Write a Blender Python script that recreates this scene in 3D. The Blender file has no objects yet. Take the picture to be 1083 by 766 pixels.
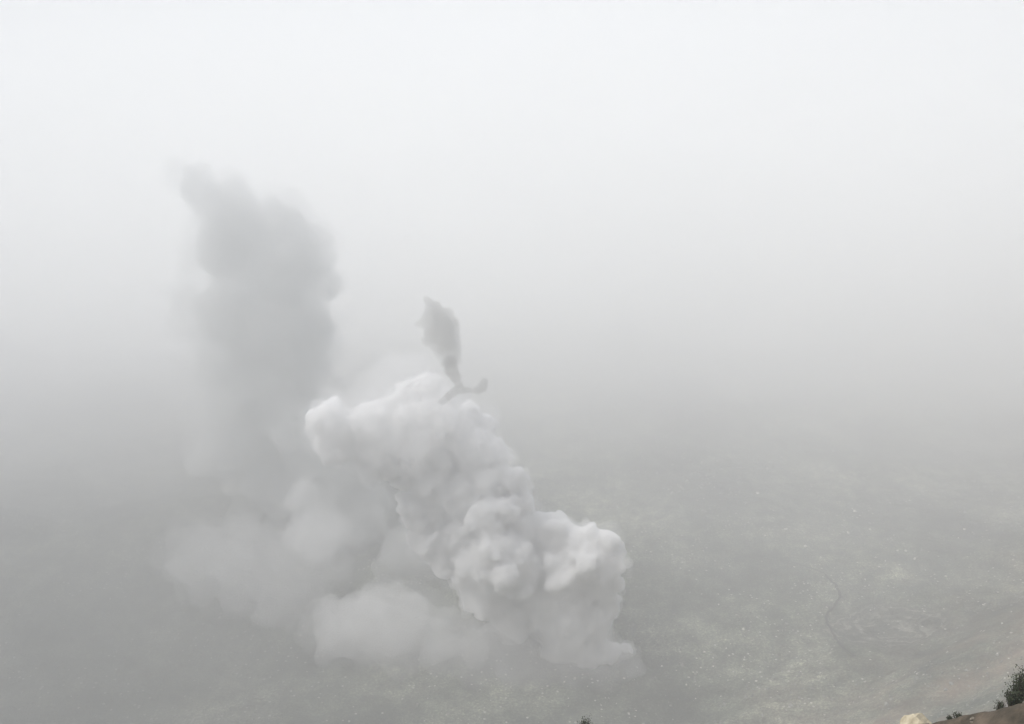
import bpy, bmesh, math, random
import numpy as np
from mathutils import Vector, Matrix, noise

# ------------------------------------------------------------------ camera
sc = bpy.context.scene
H = 300.0
PITCH = 22.6
F = 887.0
cd = bpy.data.cameras.new("camera")
cam = bpy.data.objects.new("camera", cd)
sc.collection.objects.link(cam)
cam.location = (0, 0, H)
cam.rotation_euler = (math.radians(90 - PITCH), 0, 0)
cd.sensor_width = 36
cd.lens = 36 * F / 1024
cd.clip_start = 0.1
cd.clip_end = 30000
sc.camera = cam

# ------------------------------------------------------------------ light
SUN_EL, SUN_AZ = 58.0, -88.0          # azimuth clockwise from +Y (the view direction): ahead, to the left
w = bpy.data.worlds.new("World"); sc.world = w; w.use_nodes = True
wn = w.node_tree; wn.nodes.clear()
sky = wn.nodes.new("ShaderNodeTexSky"); sky.sky_type = 'NISHITA'; sky.sun_disc = False
sky.sun_elevation = math.radians(SUN_EL); sky.sun_rotation = math.radians(SUN_AZ)
sky.air_density = 1.0; sky.dust_density = 4.0
hs = wn.nodes.new("ShaderNodeHueSaturation"); hs.inputs['Saturation'].default_value = 0.62
bg = wn.nodes.new("ShaderNodeBackground"); bg.inputs['Strength'].default_value = 0.15
wo = wn.nodes.new("ShaderNodeOutputWorld")
wn.links.new(sky.outputs[0], hs.inputs['Color']); wn.links.new(hs.outputs[0], bg.inputs[0]); wn.links.new(bg.outputs[0], wo.inputs[0])
sd = bpy.data.lights.new("sun", 'SUN'); sd.energy = 1.8; sd.angle = math.radians(12); sd.color = (1.0, 0.995, 0.985)
sun = bpy.data.objects.new("sun", sd); sc.collection.objects.link(sun)
az, el = math.radians(SUN_AZ), math.radians(SUN_EL)
sdir = Vector((math.sin(az) * math.cos(el), math.cos(az) * math.cos(el), math.sin(el)))
sun.rotation_euler = sdir.to_track_quat('Z', 'Y').to_euler()
sc.view_settings.view_transform = 'Standard'
sc.view_settings.look = 'None'
sc.view_settings.gamma = 1
sc.view_settings.exposure = 0.22
HAZE = 0.00134
cy = sc.cycles
cy.max_bounces = 32; cy.volume_bounces = 24; cy.diffuse_bounces = 3; cy.transparent_max_bounces = 48
cy.use_denoising = True
try: cy.denoiser = 'OPENIMAGEDENOISE'
except Exception: pass

# ------------------------------------------------------------------ helpers
SP = 1024 / 1083.0                    # photograph pixels -> render pixels
cp, sp_ = math.cos(math.radians(PITCH)), math.sin(math.radians(PITCH))
def ray(px, py):
    u = (px - 541.5) * SP / F; v = (383 - py) * SP / F
    return Vector((u, cp + v * sp_, -sp_ + v * cp))
def at(px, py, Y):
    d = ray(px, py)
    return Vector((0, 0, H)) + d * (Y / d.y)
def mpp(px, py, Y):                   # metres per photograph pixel at that place
    return Y / ray(px, py).y * SP / F

def link(name, me, mats=(), parent=None):
    o = bpy.data.objects.new(name, me); sc.collection.objects.link(o)
    for m in (mats if isinstance(mats, (list, tuple)) else [mats]): me.materials.append(m)
    if parent: o.parent = parent
    return o
def tag(o, label=None, cat=None, group=None, kind=None):
    if label: o['label'] = label
    if cat: o['category'] = cat
    if group: o['group'] = group
    if kind: o['kind'] = kind
    return o
def mesh_np(name, V, Fc, smooth=True):
    me = bpy.data.meshes.new(name)
    me.from_pydata([tuple(v) for v in V], [], [tuple(f) for f in Fc]); me.update()
    if smooth: me.polygons.foreach_set('use_smooth', [True] * len(me.polygons))
    return me
def mat(name):
    m = bpy.data.materials.new(name); m.use_nodes = True
    return m, m.node_tree, m.node_tree.nodes, m.node_tree.links

# ------------------------------------------------------------------ terrain
def sstep(a, b, x):
    t = np.clip((x - a) / (b - a), 0, 1); return t * t * (3 - 2 * t)
def vnoise(x, y, seed):               # smooth value noise, vectorised
    xi, yi = np.floor(x), np.floor(y); fx, fy = x - xi, y - yi
    fx = fx * fx * (3 - 2 * fx); fy = fy * fy * (3 - 2 * fy)
    def h(a, b):
        n = np.sin(a * 127.1 + b * 311.7 + seed * 74.7) * 43758.5453
        return n - np.floor(n)
    return (h(xi, yi) * (1 - fx) + h(xi + 1, yi) * fx) * (1 - fy) + (h(xi, yi + 1) * (1 - fx) + h(xi + 1, yi + 1) * fx) * fy
def fbm(x, y, s, octs, seed):
    t = 0; a = 1; tot = 0
    for k in range(octs):
        t = t + a * (vnoise(x / s, y / s, seed + k) - .5); tot += a; a *= .5; s *= .5
    return t / tot
def height(x, y):
    x = np.asarray(x, float); y = np.asarray(y, float)
    s = y - 0.70 * np.maximum(x - 22, 0)
    s = s + 16 * fbm(x, y, 90, 3, 5)
    near = np.interp(s, [-4000, -5, 2, 12, 60, 110, 150, 205, 260, 330], [296, 296, 280, 245, 165, 100, 60, 22, 6, 0])
    far = 210 * sstep(1700, 2600, y + 0.15 * np.abs(x)) + 190 * sstep(900, 1700, -x) + 170 * sstep(1000, 1800, x)
    calm = np.clip((300 - near) / 60, .04, 1); amp = (1 + 0.06 * np.minimum(near, 130)) * calm
    rill = np.abs(fbm(x * 2.2 + y * .6, y * .5, 40, 4, 11))
    return near + np.minimum(far, 230) * 0.95 + amp * 7 * fbm(x, y, 60, 6, 1) - np.clip(near / 60, 0, 1) * rill * 10 * calm + 1.6 * calm * fbm(x, y, 9, 4, 21)
def cast(px, py, t0=60.0, t1=3000.0):
    d = ray(px, py); t = t0
    while t < t1:
        p = Vector((0, 0, H)) + d * t
        if p.z < float(height(p.x, p.y)): return p
        t += 0.7
    return Vector((0, 0, H)) + d * t1
def steps(lo, hi, d0, g):
    out = [lo]; d = d0
    while out[-1] < hi: out.append(out[-1] + d); d *= g
    return out
ys = [-6000, -3000, -1200, -500, -200, -90, -40, -20, -10] + list(np.arange(-6, 560, 1.9)) + steps(560, 9000, 2.5, 1.05)
xr = list(np.arange(0, 330, 1.9)) + steps(330, 8000, 2.5, 1.07)
xs = [-v for v in xr[:0:-1]] + xr
X, Y = np.meshgrid(np.array(xs), np.array(ys))
Z = height(X, Y)
V = np.stack([X.ravel(), Y.ravel(), Z.ravel()], 1)
nx, ny = len(xs), len(ys)
i = np.arange(nx - 1)[None, :] + nx * np.arange(ny - 1)[:, None]
Fc = np.stack([i, i + 1, i + nx + 1, i + nx], -1).reshape(-1, 4)
me = bpy.data.meshes.new('terrain')
me.vertices.add(len(V)); me.vertices.foreach_set('co', V.ravel())
me.loops.add(Fc.size); me.loops.foreach_set('vertex_index', Fc.ravel())
me.polygons.add(len(Fc)); me.polygons.foreach_set('loop_start', np.arange(0, Fc.size, 4)); me.polygons.foreach_set('loop_total', np.full(len(Fc), 4))
me.update(calc_edges=True); me.polygons.foreach_set('use_smooth', [True] * len(Fc))

pond = cast(935, 668)
def ground_material():
    m, nt, N, L = mat('crater_ground')
    b = N['Principled BSDF']; b.inputs['Roughness'].default_value = .95; b.inputs['Specular IOR Level'].default_value = .15
    geo = N.new('ShaderNodeNewGeometry')
    def tex(scale, det, rough=.6, kind='ShaderNodeTexNoise'):
        n = N.new(kind); n.inputs['Scale'].default_value = scale
        if kind == 'ShaderNodeTexNoise': n.inputs['Detail'].default_value = det; n.inputs['Roughness'].default_value = rough
        L.new(geo.outputs['Position'], n.inputs['Vector']); return n
    def ramp(src, stops):
        r = N.new('ShaderNodeValToRGB'); L.new(src, r.inputs[0])
        el = r.color_ramp.elements
        el[0].position, el[0].color = stops[0][0], (*stops[0][1], 1)
        el[1].position, el[1].color = stops[-1][0], (*stops[-1][1], 1)
        for p, c in stops[1:-1]: e = el.new(p); e.color = (*c, 1)
        return r
    def mix(fac, a, c, mode='MIX'):
        x = N.new('ShaderNodeMixRGB'); x.blend_type = mode
        for s, v in ((x.inputs[0], fac), (x.inputs[1], a), (x.inputs[2], c)):
            if isinstance(v, (int, float)): s.default_value = v
            elif isinstance(v, tuple): s.default_value = (*v, 1)
            else: L.new(v, s)
        return x.outputs[0]
    def math_(op, a, c=0.0):
        x = N.new('ShaderNodeMath'); x.operation = op
        for s, v in ((x.inputs[0], a), (x.inputs[1], c)):
            if isinstance(v, (int, float)): s.default_value = v
            else: L.new(v, s)
        return x.outputs[0]
    n1 = tex(.012, 8, .62); n2 = tex(.09, 8, .7); n3 = tex(.9, 5, .7)
    col = ramp(n1.outputs[0], [(.34, (.024, .028, .020)), (.5, (.078, .088, .066)), (.64, (.185, .192, .150))]).outputs[0]
    f2 = ramp(n2.outputs[0], [(.34, (.4, .4, .4)), (.5, (.97, 1, .95)), (.66, (1.9, 1.9, 1.8))])
    col = mix(.9, col, f2.outputs[0], 'MULTIPLY')
    f3 = ramp(n3.outputs[0], [(.36, (.35, .35, .35)), (.52, (1, 1, 1)), (.68, (2.6, 2.6, 2.5))])
    col = mix(.8, col, f3.outputs[0], 'MULTIPLY')
    f2b = ramp(n2.outputs[0], [(.38, (.1, .1, .1)), (.58, (1, 1, 1))])
    # pale stones washed out of the mud
    v = tex(.42, 0, kind='ShaderNodeTexVoronoi'); wn_ = tex(.02, 4)
    st = math_('MULTIPLY', math_('LESS_THAN', v.outputs['Distance'], .24), math_('GREATER_THAN', wn_.outputs[0], .5))
    sep = N.new('ShaderNodeSeparateColor'); L.new(v.outputs['Color'], sep.inputs[0])
    st = math_('MULTIPLY', st, math_('GREATER_THAN', sep.outputs[0], .72))
    col = mix(st, col, (.42, .41, .37))
    # rust and pink tuff on the slope to the right
    xyz = N.new('ShaderNodeSeparateXYZ'); L.new(geo.outputs['Position'], xyz.inputs[0])
    mr = N.new('ShaderNodeMapRange'); mr.inputs['From Min'].default_value = 38; mr.inputs['From Max'].default_value = 130
    L.new(math_('ADD', xyz.outputs['Z'], math_('MULTIPLY', n1.outputs[0], 60)), mr.inputs['Value'])
    n5 = tex(.035, 6, .65)
    f5 = ramp(n5.outputs[0], [(.40, (0, 0, 0)), (.62, (1, 1, 1))])
    tuff = math_('MULTIPLY', math_('MULTIPLY', mr.outputs[0], .75), f5.outputs[0])
    col = mix(tuff, col, (.33, .215, .15))
    # dried pond: shorelines of pale crust
    vs = N.new('ShaderNodeVectorMath'); vs.operation = 'SUBTRACT'; L.new(geo.outputs['Position'], vs.inputs[0]); vs.inputs[1].default_value = pond
    ms = N.new('ShaderNodeVectorMath'); ms.operation = 'MULTIPLY'; L.new(vs.outputs[0], ms.inputs[0]); ms.inputs[1].default_value = (1 / 27.0, 1 / 25.0, 0)
    ln = N.new('ShaderNodeVectorMath'); ln.operation = 'LENGTH'; L.new(ms.outputs[0], ln.inputs[0])
    nd = tex(.04, 6, .6)
    r_ = math_('ADD', ln.outputs['Value'], math_('MULTIPLY', math_('SUBTRACT', nd.outputs[0], .5), 2.2))
    inside = N.new('ShaderNodeMapRange'); inside.inputs['From Min'].default_value = 1.15; inside.inputs['From Max'].default_value = .8; L.new(r_, inside.inputs['Value'])
    band = math_('SINE', math_('MULTIPLY', r_, 26.0))
    bs = ramp(band, [(.0, (.075, .072, .060)), (.35, (.17, .16, .13)), (.9, (.27, .26, .225))])
    ba = mix(f3.outputs[0], (.2, .16, .11), bs.outputs[0])
    col = mix(math_('MULTIPLY', math_('MULTIPLY', inside.outputs[0], .7), f2b.outputs[0]), col, bs.outputs[0])
    # darker, more even colour over the western half of the floor
    west = N.new('ShaderNodeMapRange'); west.inputs['From Min'].default_value = 10; west.inputs['From Max'].default_value = -110
    L.new(math_('ADD', xyz.outputs['X'], math_('MULTIPLY', n1.outputs[0], 60)), west.inputs['Value'])
    col = mix(math_('MULTIPLY', west.outputs[0], .7), col, (.040, .044, .038))
    L.new(col, b.inputs['Base Color'])
    bp = N.new('ShaderNodeBump'); bp.inputs['Strength'].default_value = .9; bp.inputs['Distance'].default_value = 1.6
    hh = math_('ADD', math_('MULTIPLY', n3.outputs[0], .6), math_('MULTIPLY', n2.outputs[0], 1.6))
    L.new(hh, bp.inputs['Height']); L.new(bp.outputs[0], b.inputs['Normal'])
    return m
GROUND = ground_material()
terrain = tag(link('terrain', me, GROUND), 'grey crater floor and slopes of ash and rubble', kind='structure')

def simple(name, c1, c2, scale, bump=.3, dist=.05, det=8):
    m, nt, N, L = mat(name)
    b = N['Principled BSDF']; b.inputs['Roughness'].default_value = .9; b.inputs['Specular IOR Level'].default_value = .2
    tc = N.new('ShaderNodeTexCoord'); n = N.new('ShaderNodeTexNoise'); n.inputs['Scale'].default_value = scale; n.inputs['Detail'].default_value = det; n.inputs['Roughness'].default_value = .65
    L.new(tc.outputs['Object'], n.inputs['Vector'])
    r = N.new('ShaderNodeValToRGB'); r.color_ramp.elements[0].position = .35; r.color_ramp.elements[1].position = .65
    r.color_ramp.elements[0].color = (*c1, 1); r.color_ramp.elements[1].color = (*c2, 1)
    L.new(n.outputs[0], r.inputs[0]); L.new(r.outputs[0], b.inputs['Base Color'])
    bp = N.new('ShaderNodeBump'); bp.inputs['Strength'].default_value = bump; bp.inputs['Distance'].default_value = dist
    L.new(n.outputs[0], bp.inputs['Height']); L.new(bp.outputs[0], b.inputs['Normal'])
    return m
PALE = simple('pale_boulder_rock', (.40, .39, .34), (.62, .60, .54), 1.2)
GREY = simple('grey_rubble_rock', (.10, .10, .088), (.25, .248, .22), .08)
CREAM = simple('cream_crusted_rock', (.30, .26, .18), (.50, .45, .33), 4, .6)
MUD = simple('wet_gully_mud', (.018, .018, .016), (.04, .04, .034), .8)
EARTH = simple('ledge_earth', (.038, .033, .023), (.14, .11, .08), 1.3, .9, .15)

# ------------------------------------------------------------------ haze
def volume_mat(name, color, density, g=0.0, skin=None, skin_col=(.8, .8, .8)):
    m, nt, N, L = mat(name); N.clear()
    o = N.new('ShaderNodeOutputMaterial'); p = N.new('ShaderNodeVolumePrincipled')
    p.inputs['Color'].default_value = (*color, 1); p.inputs['Density'].default_value = density; p.inputs['Anisotropy'].default_value = g
    L.new(p.outputs[0], o.inputs['Volume'])
    if skin:                          # the thin droplet film at the edge of a dense cloud
        t = N.new('ShaderNodeBsdfTransparent'); d = N.new('ShaderNodeBsdfDiffuse'); d.inputs[0].default_value = (*skin_col, 1)
        tr = N.new('ShaderNodeBsdfTranslucent'); tr.inputs[0].default_value = (*skin_col, 1)
        a = N.new('ShaderNodeMixShader'); a.inputs[0].default_value = .5; L.new(d.outputs[0], a.inputs[1]); L.new(tr.outputs[0], a.inputs[2])
        x = N.new('ShaderNodeMixShader'); x.inputs[0].default_value = skin
        L.new(t.outputs[0], x.inputs[1]); L.new(a.outputs[0], x.inputs[2]); L.new(x.outputs[0], o.inputs['Surface'])
    return m
bm = bmesh.new(); bmesh.ops.create_cube(bm, size=1)
for v in bm.verts: v.co = Vector((v.co.x * 20000, v.co.y * 20000, -14 + (v.co.z + .5) * 338))
me = bpy.data.meshes.new('haze'); bm.to_mesh(me); bm.free()
tag(link('haze', me, volume_mat('haze_air', (.990, .9962, .983), HAZE, 0.0)), 'thin even fog filling the whole crater', kind='stuff')

# ------------------------------------------------------------------ clouds of steam and ash
def hash3(i, j, k, s):
    n = np.sin(i * 127.1 + j * 311.7 + k * 74.7 + s * 19.19) * 43758.5453
    return n - np.floor(n)
def worley(P, seed):                  # distance to the nearest feature point, cell size 1
    b = np.floor(P); best = np.full(len(P), 9.0)
    for di in (-1, 0, 1):
        for dj in (-1, 0, 1):
            for dk in (-1, 0, 1):
                c = b + np.array([di, dj, dk])
                f = c + np.stack([hash3(c[:, 0], c[:, 1], c[:, 2], seed + q) for q in (0, 1, 2)], 1)
                best = np.minimum(best, ((P - f) ** 2).sum(1))
    return best                       # squared
def vnoise3(P, seed):
    b = np.floor(P); f = P - b; f = f * f * (3 - 2 * f); out = 0
    for di in (0, 1):
        for dj in (0, 1):
            for dk in (0, 1):
                wgt = (f[:, 0] if di else 1 - f[:, 0]) * (f[:, 1] if dj else 1 - f[:, 1]) * (f[:, 2] if dk else 1 - f[:, 2])
                out = out + wgt * hash3(b[:, 0] + di, b[:, 1] + dj, b[:, 2] + dk, seed)
    return out - .5
def fbm3(P, octs, seed, gain=.55):
    t = 0; a = 1
    for k in range(octs): t = t + a * vnoise3(P, seed + 5 * k); P = P * 2.03 + 3.1; a *= gain
    return t
def cloud(name, lobes, voxel, kids, material, seed=1, octaves=((14, .22), (7, .22), (3.5, .2)), ragged=(), grow=0.0, levels=2):
    """lobes: (px, py, radius in px, distance) of the big puffs; each buds smaller puffs, the union is voxel-remeshed.
    octaves: (cell size, relative height) of round billows, piled one on the next; ragged: (size, metres) of torn noise"""
    rnd = random.Random(seed)
    S = []
    for (px, py, r, Yd) in lobes:
        c = at(px, py, Yd); R = r * mpp(px, py, Yd) + grow
        S.append((c, R))
        for k in range(kids):
            d = Vector((rnd.gauss(0, 1), rnd.gauss(0, 1), rnd.gauss(0, 1))).normalized()
            r1 = R * rnd.uniform(.26, .48); c1 = c + d * R * rnd.uniform(.78, 1.02)
            S.append((c1, r1))
            if levels > 1:
                for q in range(3):
                    e = (Vector((rnd.gauss(0, 1), rnd.gauss(0, 1), rnd.gauss(0, 1))).normalized() + d * .6).normalized()
                    S.append((c1 + e * r1 * .85, r1 * rnd.uniform(.3, .5)))
    b0 = bmesh.new(); bmesh.ops.create_icosphere(b0, subdivisions=3, radius=1)
    bv = np.array([v.co[:] for v in b0.verts]); bf = np.array([[v.index for v in f.verts] for f in b0.faces]); b0.free()
    Vs = []; Fs = []
    for k, (c, R) in enumerate(S):
        Vs.append(bv * R + np.array(c)[None]); Fs.append(bf + k * len(bv))
    V = np.concatenate(Vs); org = V.mean(0); org[2] = V[:, 2].min()
    me = mesh_np(name, V - org, np.concatenate(Fs))
    tmp = bpy.data.objects.new('tmp', me); sc.collection.objects.link(tmp)
    md = tmp.modifiers.new('r', 'REMESH'); md.mode = 'VOXEL'; md.voxel_size = voxel
    dg = bpy.context.evaluated_depsgraph_get(); dg.update()
    me2 = bpy.data.meshes.new_from_object(tmp.evaluated_get(dg)); bpy.data.objects.remove(tmp)
    n = len(me2.vertices)
    co = np.empty(n * 3); me2.vertices.foreach_get('co', co); co = co.reshape(-1, 3)
    ed = np.empty(len(me2.edges) * 2, int); me2.edges.foreach_get('vertices', ed); ed = ed.reshape(-1, 2)
    deg = np.bincount(ed.ravel(), minlength=n)[:, None].astype(float)
    def relax(co, w):
        acc = np.stack([np.bincount(ed[:, 0], co[ed[:, 1], q], n) + np.bincount(ed[:, 1], co[ed[:, 0], q], n) for q in range(3)], 1)
        return co * (1 - w) + w * acc / np.maximum(deg, 1)
    def normals(co):
        me2.vertices.foreach_set('co', co.ravel()); me2.update()
        nr = np.empty(n * 3); me2.vertices.foreach_get('normal', nr); return nr.reshape(-1, 3)
    for _ in range(2): co = relax(co, .5)
    o3 = np.array([seed * 13.1, 7, 3])
    for q, (sz, amp) in enumerate(octaves):
        P = (co + o3) / sz
        P = P + np.stack([vnoise3(P * 1.3, 50 + q), vnoise3(P * 1.3, 60 + q), vnoise3(P * 1.3, 70 + q)], 1) * .5
        co = co + normals(co) * ((.30 - np.minimum(worley(P, seed + q), .8)) * amp * sz)[:, None]
        co = relax(co, .25)
    for q, (sz, amp) in enumerate(ragged):
        co = co + normals(co) * (fbm3((co + o3) / sz, 4, seed + 9 + q) * amp)[:, None]
    normals(co)
    tmp = bpy.data.objects.new('tmp', me2); sc.collection.objects.link(tmp)   # weld what folded through itself
    md = tmp.modifiers.new('r', 'REMESH'); md.mode = 'VOXEL'; md.voxel_size = voxel * .72
    dg = bpy.context.evaluated_depsgraph_get(); dg.update()
    me2 = bpy.data.meshes.new_from_object(tmp.evaluated_get(dg)); bpy.data.objects.remove(tmp)
    me2.polygons.foreach_set('use_smooth', [True] * len(me2.polygons))
    me2.materials.clear(); me2.name = name
    o = link(name, me2, material); o.location = org
    print(name, n)
    return o
def layer(o, parent):                 # an outer layer of thinner vapour belongs to its cloud
    o.location = o.location - parent.location; o.parent = parent

STEAM = volume_mat('white_steam', (.974, .975, .972), .85, 0.0, .05, (.85, .85, .84))
THIN = volume_mat('thin_steam', (.975, .978, .97), .028, 0.0, .012, (.8, .8, .8))
ASH = volume_mat('grey_ash', (.72, .73, .72), .038, 0, .012, (.4, .4, .38))

main = [(604,702,15,345),(592,690,18,348),(622,682,21,348),(648,690,9,344),(664,686,6,343),
 (600,658,30,350),(624,655,24,350),(575,652,20,355),(585,625,33,355),(598,605,24,350),
 (628,588,27,352),(636,617,20,354),(647,596,12,348),(615,578,22,356),(650,614,8,350),(642,640,12,356),
 (590,568,22,362),(568,562,18,362),(527,592,34,348),(503,592,20,354),(548,602,25,350),(518,622,26,358),(494,610,16,358),(540,645,26,358),
 (512,548,17,352),(530,540,15,355),(547,562,22,360),(498,562,18,360),
 (520,512,22,368),(540,505,11,366),(490,522,28,370),(468,542,20,372),(458,502,30,375),(450,468,32,378),(500,478,24,376),
 (432,498,20,378),(442,540,20,374),(455,572,18,368),(472,596,14,362),(552,530,12,364),(545,510,14,368),(525,480,14,374),
 (476,571,20,366),(571,585,22,362),(541,528,18,366),(500,550,26,370),(530,560,24,368),(440,480,26,384),
 (480,460,28,385),(440,454,22,380),(508,450,14,388),(496,437,11,388),
 (342,448,15,365),(348,436,14,364),(366,450,13,366),(388,446,16,364),(384,436,9,374),(398,434,11,382),(418,424,10,388),(432,414,13,392),(452,408,14,394),(470,420,12,392),
 (420,456,22,378),(376,468,18,374),(362,456,13,368),(392,452,13,369),(408,466,14,370),(388,482,15,370),(430,440,13,374),(452,436,13,378),(360,478,13,368),(412,494,14,370),(470,446,15,374),(350,468,18,372),(400,484,22,376),(400,440,16,378)]
PL = tag(cloud('steam_plume', main, .72, 11, STEAM, 3, ((13, .22), (7.5, .34), (4, .42), (2.2, .40)), ((5, .8),)), 'dense white billowing steam plume rising from the crater floor and leaning left', 'steam plume')

layer(cloud('vapour', main, 1.3, 8, volume_mat('plume_vapour', (.99, .99, .988), .085, 0), 13, ((9, .2), (4, .2)), ((6, 5.0), (2.5, 1.5)), .6), PL)
layer(cloud('vapour', main, 1.8, 8, volume_mat('plume_vapour', (.99, .99, .988), .014, 0), 14, ((12, .2),), ((12, 11.0),), 2.2), PL)
bank = [(420,634,17,352),(400,642,24,352),(440,648,21,350),(470,658,19,348),(494,668,15,346),(380,655,28,352),(418,668,34,350),(460,678,26,348),
 (358,672,26,352),(352,648,18,356),(500,684,18,346),(395,690,22,348),(440,695,20,346)]
BK = tag(cloud('steam_bank', bank, 1.2, 8, THIN, 8, ragged=((6, 3),)), 'low pale steam bank lying on the ground left of the plume foot', 'steam bank')

layer(cloud('vapour', bank, 2.2, 6, volume_mat('bank_vapour', (.99, .99, .985), .010, 0), 18, ((12, .2),), ((14, 12),), 4.0), BK)
drift = [(318,520,12,392),(312,532,14,392),(340,548,18,388),(352,566,22,388),(322,572,26,390),(292,592,30,392),(262,578,26,398),(348,600,22,386),(325,610,28,384),
 (240,600,30,400),(270,620,34,390),(300,640,34,380),(215,590,34,405)]
DR = tag(cloud('steam_wisp', drift, 1.5, 8, volume_mat('faint_steam', (.97, .975, .97), .009, 0.0, .006, (.8, .8, .8)), 5, ragged=((9, 7),)), 'faint torn steam cloud drifting above the low bank, far left of plume', 'steam cloud')

layer(cloud('billow', [(321,516,13,380),(315,530,12,380),(330,538,13,380),(345,548,14,378),(354,562,17,378),(336,574,20,380),(318,562,18,382)], 1.2, 9, volume_mat('billow_steam', (.985, .988, .982), .016, 0), 29, ragged=((7, 5), (2.5, 1))), DR)
layer(cloud('vapour', drift, 2.4, 6, volume_mat('wisp_vapour', (.97, .975, .97), .004, 0), 19, ((14, .2),), ((18, 16),), 6.0), DR)
ash = [(212,205,22,500),(248,215,24,500),(298,240,28,498),(335,252,15,495),(250,262,40,500),(305,286,38,495),(338,300,16,490),(338,345,17,488),(300,345,46,488),
 (250,335,38,492),(335,392,20,480),(290,400,46,482),(235,395,30,488),(262,452,44,470),(315,450,40,465),(350,500,42,450),(300,505,38,458),(385,545,34,440),
 (430,590,34,420),(345,560,30,440),(460,620,22,410)]
AC = tag(cloud('ash_column', ash, 1.7, 9, ASH, 11, ((20, .25), (10, .25), (5, .22)), ((12, 7), (4.5, 2.5))), 'tall grey ash column leaning left behind the white steam', 'ash column')

puff = [(455,318,6,384),(457,326,9,384),(461,338,15,383),(466,352,18,382),(471,366,15,380),(476,380,10,376)]
PF = tag(cloud('ash_puff', puff, .6, 7, volume_mat('dark_ash', (.60, .60, .58), .12, 0, .02, (.35, .35, .33)), 4, ((6, .2), (3, .25), (1.6, .2)), ((5, 4.5), (2, 1.2))), 'small dark teardrop ash puff with a thin curled tail above the plume', 'ash puff')
tail = [(476,384,8,375),(479,392,7,370),(482,399,6,365),(484,406,5,360),(486,411,5,356),(490,413,4,355),(494,413,4,354),(498,413,4,353),(502,413,4,353),(506,413,4.5,352),(510,409,5.5,352),(512,404,4.5,352),(482,413,4.5,354),(478,416,4.5,354),(474,419,4.5,353),(470,422,4.5,353),(466,425,4,352),(472,392,4,367),(476,395,4,367)]
layer(cloud('tail', tail, .45, 3, volume_mat('dark_ash_tail', (.55, .55, .53), .24, 0, .02, (.35, .35, .33)), 6, ((3, .15), (1.6, .15)), ((3, 1.0),)), PF)

VEIL = volume_mat('steam_veil', (.99, .99, .987), .020, 0.0)
veil = [(356,456,30,350),(395,440,40,350),(425,405,30,360),(440,440,38,352),(480,450,30,354),(432,412,30,368),(485,465,36,368),(420,465,30,362),(455,490,30,364),(520,480,26,364),(452,440,34,366),(440,395,24,372)]
layer(cloud('steam_veil', veil, 2.6, 4, VEIL, 21, ((14, .25),), ((16, 14),)), PL)
foot = [(600,730,22,326),(570,735,24,328),(635,722,18,328),(540,728,26,330),(662,706,14,331),(505,722,26,333),(590,714,30,336),(550,700,34,338),(622,706,24,336),(655,694,14,336),(672,686,8,336),(640,698,16,336),(510,700,34,338),(475,700,28,340),(600,690,24,334),(530,680,26,338),(565,725,20,336)]
layer(cloud('foot_mist', foot, 2.0, 6, volume_mat('foot_mist_air', (.99, .992, .988), .024, 0.0), 22, ((9, .25), (4, .2)), ((10, 7),)), PL)
av = [(lx + sh, ly - 2, lr * 1.15, ld + 4) for (lx, ly, lr, ld), sh in zip(ash, [-14, -8, -6, 0, -18, -6, 2, 2, -4, -22, 2, -6, -26, -10, 0, 4, -10, 0, 0, 0, 0])]
layer(cloud('ash_veil', av, 2.6, 6, volume_mat('ash_veil', (.76, .77, .76), .018, 0), 23, ((16, .25), (7, .2)), ((22, 26), (7, 6))), AC)
# banks of thicker fog lying one inside the other over the far side of the crater
b0 = bmesh.new(); bmesh.ops.create_icosphere(b0, subdivisions=7, radius=1)
UV_ = np.array([v.co[:] for v in b0.verts]); UF_ = [tuple(v.index for v in f.verts) for f in b0.faces]; b0.free()
def fog_shell(front, top, density, seed, cx, label):
    d = UV_; q = d * 2.2 + np.array([seed * 3.7, seed, 0]); k = 1 + .16 * fbm3(q, 4, seed * 31)
    V = np.stack([cx + d[:, 0] * 3400 * k, front + 2600 + d[:, 1] * 2600 * (1 + (k - 1) * .5), -10 + d[:, 2] * (top + 10) * k], 1)
    V[:, 1] += 130 * fbm3(V / 170 + seed, 3, seed * 17); V[:, 2] = np.maximum(V[:, 2] + 60 * fbm3(V / 150 + 9 + seed, 3, seed * 7) * np.clip((V[:, 2] - 5) / 120, 0, 1), -12)
    V[:, 2] = np.minimum(V[:, 2], 318); V[:, 1] += 1.4 * np.maximum(V[:, 2], 0) * np.clip((.6 - d[:, 1]) * 3, 0, 1)
    tag(link('fog_bank', mesh_np('fog_bank', V, UF_), volume_mat('fog_bank_air', (.9965, .998, .991), density, .0)), label, kind='stuff')
for k, (fr, tp, dn) in enumerate([(330, 300, .0024), (385, 310, .0036), (460, 300, .0034), (570, 310, .004), (680, 305, .005)]):
    fog_shell(fr, tp, dn, k + 1, (-200, 300, 0, 250, -100)[k], 'pale fog closing off the far side of the crater')

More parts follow.
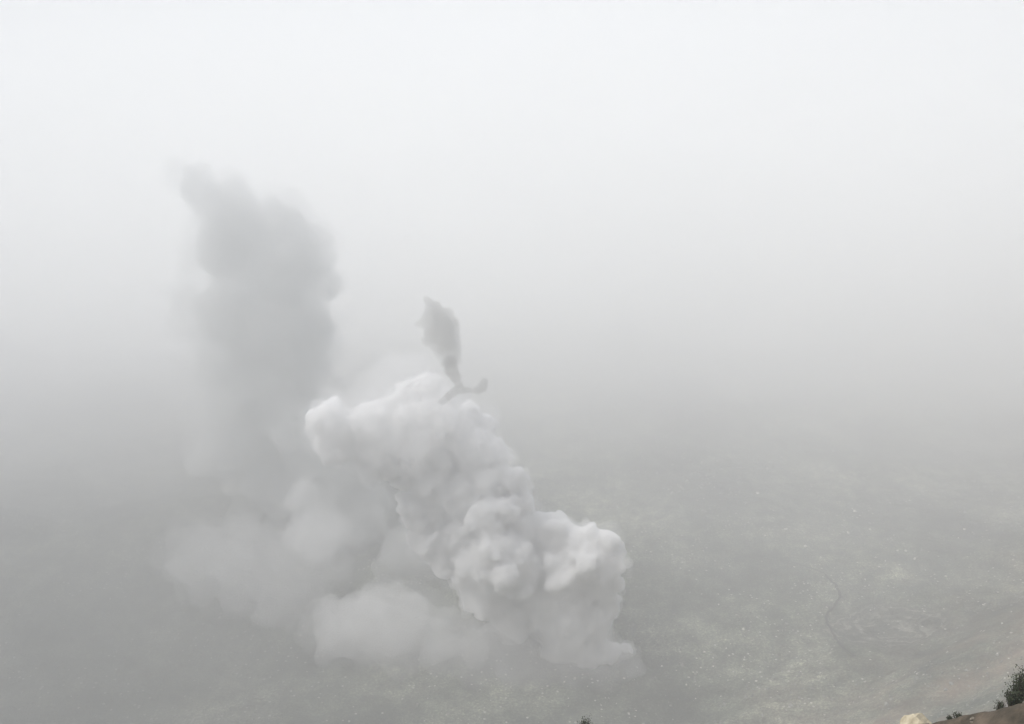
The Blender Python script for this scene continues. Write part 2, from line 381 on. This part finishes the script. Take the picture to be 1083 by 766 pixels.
# ------------------------------------------------------------------ rocks on the crater floor
def rock_mesh(name, seed, r=1.0, flat=.7, sub=2, amp=.35):
    b0 = bmesh.new(); bmesh.ops.create_icosphere(b0, subdivisions=sub, radius=r)
    for v in b0.verts:
        p = v.co * 1.1 / r + Vector((seed * 5.3, 0, 0))
        k = 1 + amp * noise.noise(p) + amp * .5 * noise.noise(p * 2.3)
        v.co *= k; v.co.z *= flat
    for q in range(5):                # flat broken faces
        d = Vector((math.sin(seed * 3 + q * 2.1), math.cos(seed * 7 + q * 1.3), math.sin(seed + q * 1.7) * .6)).normalized()
        for v in b0.verts:
            t = v.co.dot(d) - r * .68
            if t > 0: v.co -= d * t
    me = bpy.data.meshes.new(name); b0.to_mesh(me); b0.free()
    return me
rnd = random.Random(77)
rocks = [rock_mesh('boulder', k, 1.0, .75) for k in range(6)]
for r in rocks: r.materials.append(PALE)
near_vent = [(608,718,1.6),(597,722,1.3),(616,714,1.2),(660,718,1.3)]
spots = [(801,522,2.2),(831,560,2.0),(809,567,1.7),(897,564,1.8),(786,666,1.7),(887,725,1.1),(858,744,1.1),(726,725,1.3),(800,721,1.3),(824,761,1.1),(904,541,1.9),
 (949,583,1.8),(958,583,1.6),(967,592,1.6),(977,647,1.2),(1002,690,1.1),(787,698,1.2),(790,708,1.0),(852,578,1.6),(868,590,1.4),(840,600,1.2),(930,600,1.5),(1060,660,1.2),
 (1067,697,.8),(1040,640,1.1),(1020,560,1.5),(760,640,1.3),(745,690,1.2),(700,705,1.1),(920,560,1.5),(1000,610,1.4),(770,720,1.0),(835,690,1.1),(1032,733,.8),(1060,720,.7)]
cl = [(790,690,22,10,18),(955,590,30,18,24),(720,705,30,12,10),(1040,650,30,40,20),(850,570,40,25,18),(1030,715,25,12,12),(860,720,40,20,10),(700,740,50,12,8)]
for (cx, cy_, sx, sy, n) in cl:
    for q in range(n): spots.append((rnd.gauss(cx, sx), rnd.gauss(cy_, sy), rnd.uniform(.45, 1.0)))
def put_rock(px, py, r, label, group):
    if not (4 < px < 1079 and 500 < py < 764): return
    p = cast(px, py)
    o = bpy.data.objects.new('boulder', rocks[rnd.randrange(6)]); sc.collection.objects.link(o)
    r *= .6; o.location = (p.x, p.y, p.z + r * .15); o.scale = (r * rnd.uniform(.8, 1.2), r * rnd.uniform(.7, 1.1), r * rnd.uniform(.75, 1.1))
    o.rotation_euler = (rnd.uniform(-.2, .2), rnd.uniform(-.2, .2), rnd.uniform(0, 6.28))
    tag(o, label, 'boulder', group)
for s in near_vent: put_rock(*s, 'small pale boulder on the ground just below the steam plume foot', 'pale boulders below the plume foot')
for s in spots: put_rock(*s, 'small pale boulder scattered on the grey crater ground right of the plume', 'pale boulders scattered over the crater floor')

# rubble nobody could count
base = [np.array([v.co[:] for v in r.vertices]) for r in (rock_mesh('r', 20 + k, 1, .7, 1) for k in range(4))]
tri = [np.array([p.vertices[:] for p in r.polygons]) for r in (rock_mesh('r', 20 + k, 1, .7, 1) for k in range(4))]
Vs, Fs, off = [], [], 0
npr = np.random.RandomState(5)
cnt = 0
while cnt < 9000:
    y = npr.uniform(60, 760); x = npr.uniform(-.45, .75) * y
    if vnoise(np.array(x / 34), np.array(y / 34), 3) + .6 * vnoise(np.array(x / 11), np.array(y / 11), 9) < npr.uniform(.45, 1.25): continue
    if npr.rand() > float(sstep(-60, 90, x)) + .03: continue
    r = min(1.3, .16 + npr.exponential(.19)); k = npr.randint(4)
    a = npr.uniform(0, 6.28); c, s = math.cos(a), math.sin(a)
    v = base[k] @ np.array([[c, s, 0], [-s, c, 0], [0, 0, 1]]) * r * npr.uniform(.7, 1.3, 3)
    v = v + np.array([x, y, float(height(x, y)) + r * .1])
    Vs.append(v); Fs.append(tri[k] + off); off += len(v); cnt += 1
tag(link('rubble', mesh_np('rubble', np.concatenate(Vs), np.concatenate(Fs), False), GREY), 'loose grey rubble strewn over the crater floor', kind='stuff')

# ------------------------------------------------------------------ the gully winding over the floor
gp = [(786,588),(812,590),(836,595),(858,602),(872,608),(884,620),(889,632),(882,642),(875,650),(873,657),(878,666),(884,677),(894,688),(906,697)]
pts = []
for a, b in zip(gp[:-1], gp[1:]):
    for t in np.linspace(0, 1, 7)[:-1]: pts.append(cast(a[0] + (b[0] - a[0]) * t + rnd.uniform(-.8, .8), a[1] + (b[1] - a[1]) * t + rnd.uniform(-.4, .4)))
V, Fc = [], []
for k, p in enumerate(pts):
    t = (pts[min(k + 1, len(pts) - 1)] - pts[max(k - 1, 0)]); t.z = 0; t.normalize(); nrm = Vector((-t.y, t.x, 0))
    wd = (.25 + .45 * min(1, k / 30)) * rnd.uniform(.6, 1.3)
    for q, (o_, dz) in enumerate(((-2.2, -.25), (-1.5, .55), (-1.0, .25), (0, .12), (1.0, .25), (1.5, .5), (2.2, -.25))):
        c = p + nrm * o_ * wd; V.append((c.x, c.y, float(height(c.x, c.y)) + dz + (.15 if abs(o_) < 2 else 0)))
    if k:
        for q in range(6): Fc.append((7 * k - 7 + q, 7 * k - 6 + q, 7 * k + 1 + q, 7 * k + q))
me = mesh_np('gully', V, Fc)
g = link('gully', me, [MUD, GROUND]); tag(g, 'dark narrow gully winding across the floor', kind='structure')
for p in me.polygons: p.material_index = 0 if p.index % 6 in (2, 3) else 1

# ------------------------------------------------------------------ rim slope close to the camera
crest = [(420,850,17),(560,822,15.5),(620,803,15),(760,797,14.2),(900,787,13.2),(960,776,12.6),(982,765.5,12.0),(1010,760,11.6),(1040,754,11.3),(1083,744.5,10.8),(1140,730,10.3),(1260,690,9.6)]
cr = []
for a, b in zip(crest[:-1], crest[1:]):
    for t in np.linspace(0, 1, 22)[:-1]: cr.append(at(*(a[j] + (b[j] - a[j]) * t for j in range(3))))
prof = [(6, -14), (2.5, -6), (1.0, -1.6), (.55, -.5), (.28, -.12), (.1, -.015), (0, 0), (-.12, -.02), (-.3, -.12), (-.6, -.36), (-1.1, -.85), (-1.9, -1.9), (-3.5, -4.6), (-7, -11)]
V, Fc = [], []; npf = len(prof)
for k, p in enumerate(cr):
    t = (cr[min(k + 1, len(cr) - 1)] - cr[max(k - 1, 0)]); t.z = 0; t.normalize(); nrm = Vector((-t.y, t.x, 0))
    for (o_, dz) in prof:
        c = p + nrm * o_ + Vector((0, 0, dz))
        c.z += .10 * noise.fractal(c * .9, 1, 2, 4) * min(1, .15 + abs(o_)) + .02 * noise.noise(c * 6)
        V.append(c)
    if k:
        for q in range(npf - 1): Fc.append((npf * (k - 1) + q, npf * (k - 1) + q + 1, npf * k + q + 1, npf * k + q))
tag(link('hill', mesh_np('hill', V, Fc), EARTH), 'brown earth edge of the crater rim close to the camera', kind='structure')

pb = [rock_mesh('stone', 40 + k, 1, .65, 2) for k in range(3)]
for r in pb: r.materials.append(simple('rim_stone_rock', (.09, .08, .065), (.26, .23, .18), 3, .5))
for k in range(70):
    p0 = cr[rnd.randrange(60, len(cr) - 10)]; q = rnd.uniform(-1.6, .1); r = rnd.uniform(.015, .06) * (1.6 if rnd.random() < .12 else 1)
    o = bpy.data.objects.new('stone', pb[k % 3]); sc.collection.objects.link(o)
    t = (cr[-1] - cr[60]); t.z = 0; t.normalize()
    zz = np.interp(q, [-1.9, -1.1, -.6, -.3, -.12, 0, .28], [-1.9, -.85, -.36, -.12, -.02, 0, -.12])
    o.location = p0 + Vector((-t.y, t.x, 0)) * q + Vector((0, 0, float(zz) + r * .3)); o.scale = (r * rnd.uniform(.8, 1.5), r, r); o.rotation_euler = (0, 0, rnd.uniform(0, 6))
    tag(o, 'small brown stone lying on the brown earth edge at the lower right', 'stone', 'stones on the rim edge')

# pale rock at the edge
me = rock_mesh('rock', 8, .30, .72, 3, .5); me.materials.append(CREAM)
o = bpy.data.objects.new('rock', me); sc.collection.objects.link(o)
p = at(971, 767, 12.9); o.location = p; o.scale = (1.25, .9, .8); o.rotation_euler = (0, .16, .5)
tag(o, 'cream coloured angular rock at the left end of the brown rim edge', 'rock')

# shrubs
LEAF = simple('shrub_leaf', (.03, .04, .024), (.075, .085, .05), 9, .1, .01)
TWIG = simple('shrub_twig', (.03, .024, .018), (.07, .055, .04), 12, .2, .01)
def shrub(px, py, Yd, h, wd, label, seed, drop=0.0, density=1.0):
    """py: picture height of its top; the stems reach h metres down to the slope"""
    rs = random.Random(seed); top = at(px, py, Yd); root = bpy.data.objects.new('shrub', None); sc.collection.objects.link(root)
    root.location = top - Vector((0, 0, h)); tag(root, label, 'shrub', 'dark shrubs on the rim edge')
    V, Fc = [], []; LV, LF = [], []
    n = int(9 * (1 + wd * 2))
    for k in range(n):
        a = rs.uniform(0, 6.28); rr = wd * .5 * math.sqrt(rs.random()); hh = h * rs.uniform(.62, 1.0) * (1 - .45 * (rr / (wd * .5)) ** 2)
        tip = Vector((math.cos(a) * rr, math.sin(a) * rr, hh)); b = Vector((math.cos(a) * rr * .25, math.sin(a) * rr * .25, -.05))
        mid = b.lerp(tip, .5) + Vector((rs.gauss(0, .02), rs.gauss(0, .02), .02)); P = [b, mid, tip]; base_ = len(V)
        for j, q in enumerate(P):
            r = (.012, .008, .003)[j] * (1 + h)
            for e in range(4): V.append(q + Vector((math.cos(e * 1.57) * r, math.sin(e * 1.57) * r, 0)))
        for j in range(2):
            for e in range(4): Fc.append((base_ + 4 * j + e, base_ + 4 * j + (e + 1) % 4, base_ + 4 * j + 4 + (e + 1) % 4, base_ + 4 * j + 4 + e))
        for q in range(int(60 * density * (.5 + h))):
            t = rs.uniform(.3, 1.0); c = (b.lerp(mid, t * 2) if t < .5 else mid.lerp(tip, t * 2 - 1)) + Vector((rs.gauss(0, 1), rs.gauss(0, 1), rs.gauss(0, 1))) * (.010 + .06 * h)
            d = (Vector((rs.gauss(0, 1), rs.gauss(0, 1), rs.gauss(.5, 1)))).normalized(); e = d.cross(Vector((rs.gauss(0, 1), rs.gauss(0, 1), rs.gauss(0, 1)))).normalized()
            s = rs.uniform(.022, .045) * min(1, .55 + h); lb = len(LV)
            LV += [c, c + d * s * .5 + e * s * .22, c + d * s, c + d * s * .5 - e * s * .22]; LF.append((lb, lb + 1, lb + 2, lb + 3))
    link('stem', mesh_np('stem', V, Fc), TWIG, root); link('foliage', mesh_np('foliage', LV, LF, False), LEAF, root)
shrub(1087, 706, 12.2, .75, .40, 'tall dark bush growing at the right edge of the rim', 1, density=1.6)
shrub(1076, 726, 11.8, .42, .30, 'mid sized dark bush just left of the tall bush at the right', 2, density=1.3)
shrub(1061, 742, 11.6, .22, .18, 'short dark shrub tuft on the brown edge left of the bushes', 3)
shrub(1014, 754, 12.0, .14, .14, 'tiny shrub tuft on the brown edge, halfway from the cream rock to the bushes', 4)
shrub(1006, 757, 12.1, .12, .10, 'tiniest shrub tuft on the brown edge, nearest the cream rock', 5)
shrub(620, 757, 15.0, .75, .30, 'lone shrub top poking up at the bottom below the plume', 6, density=1.3)
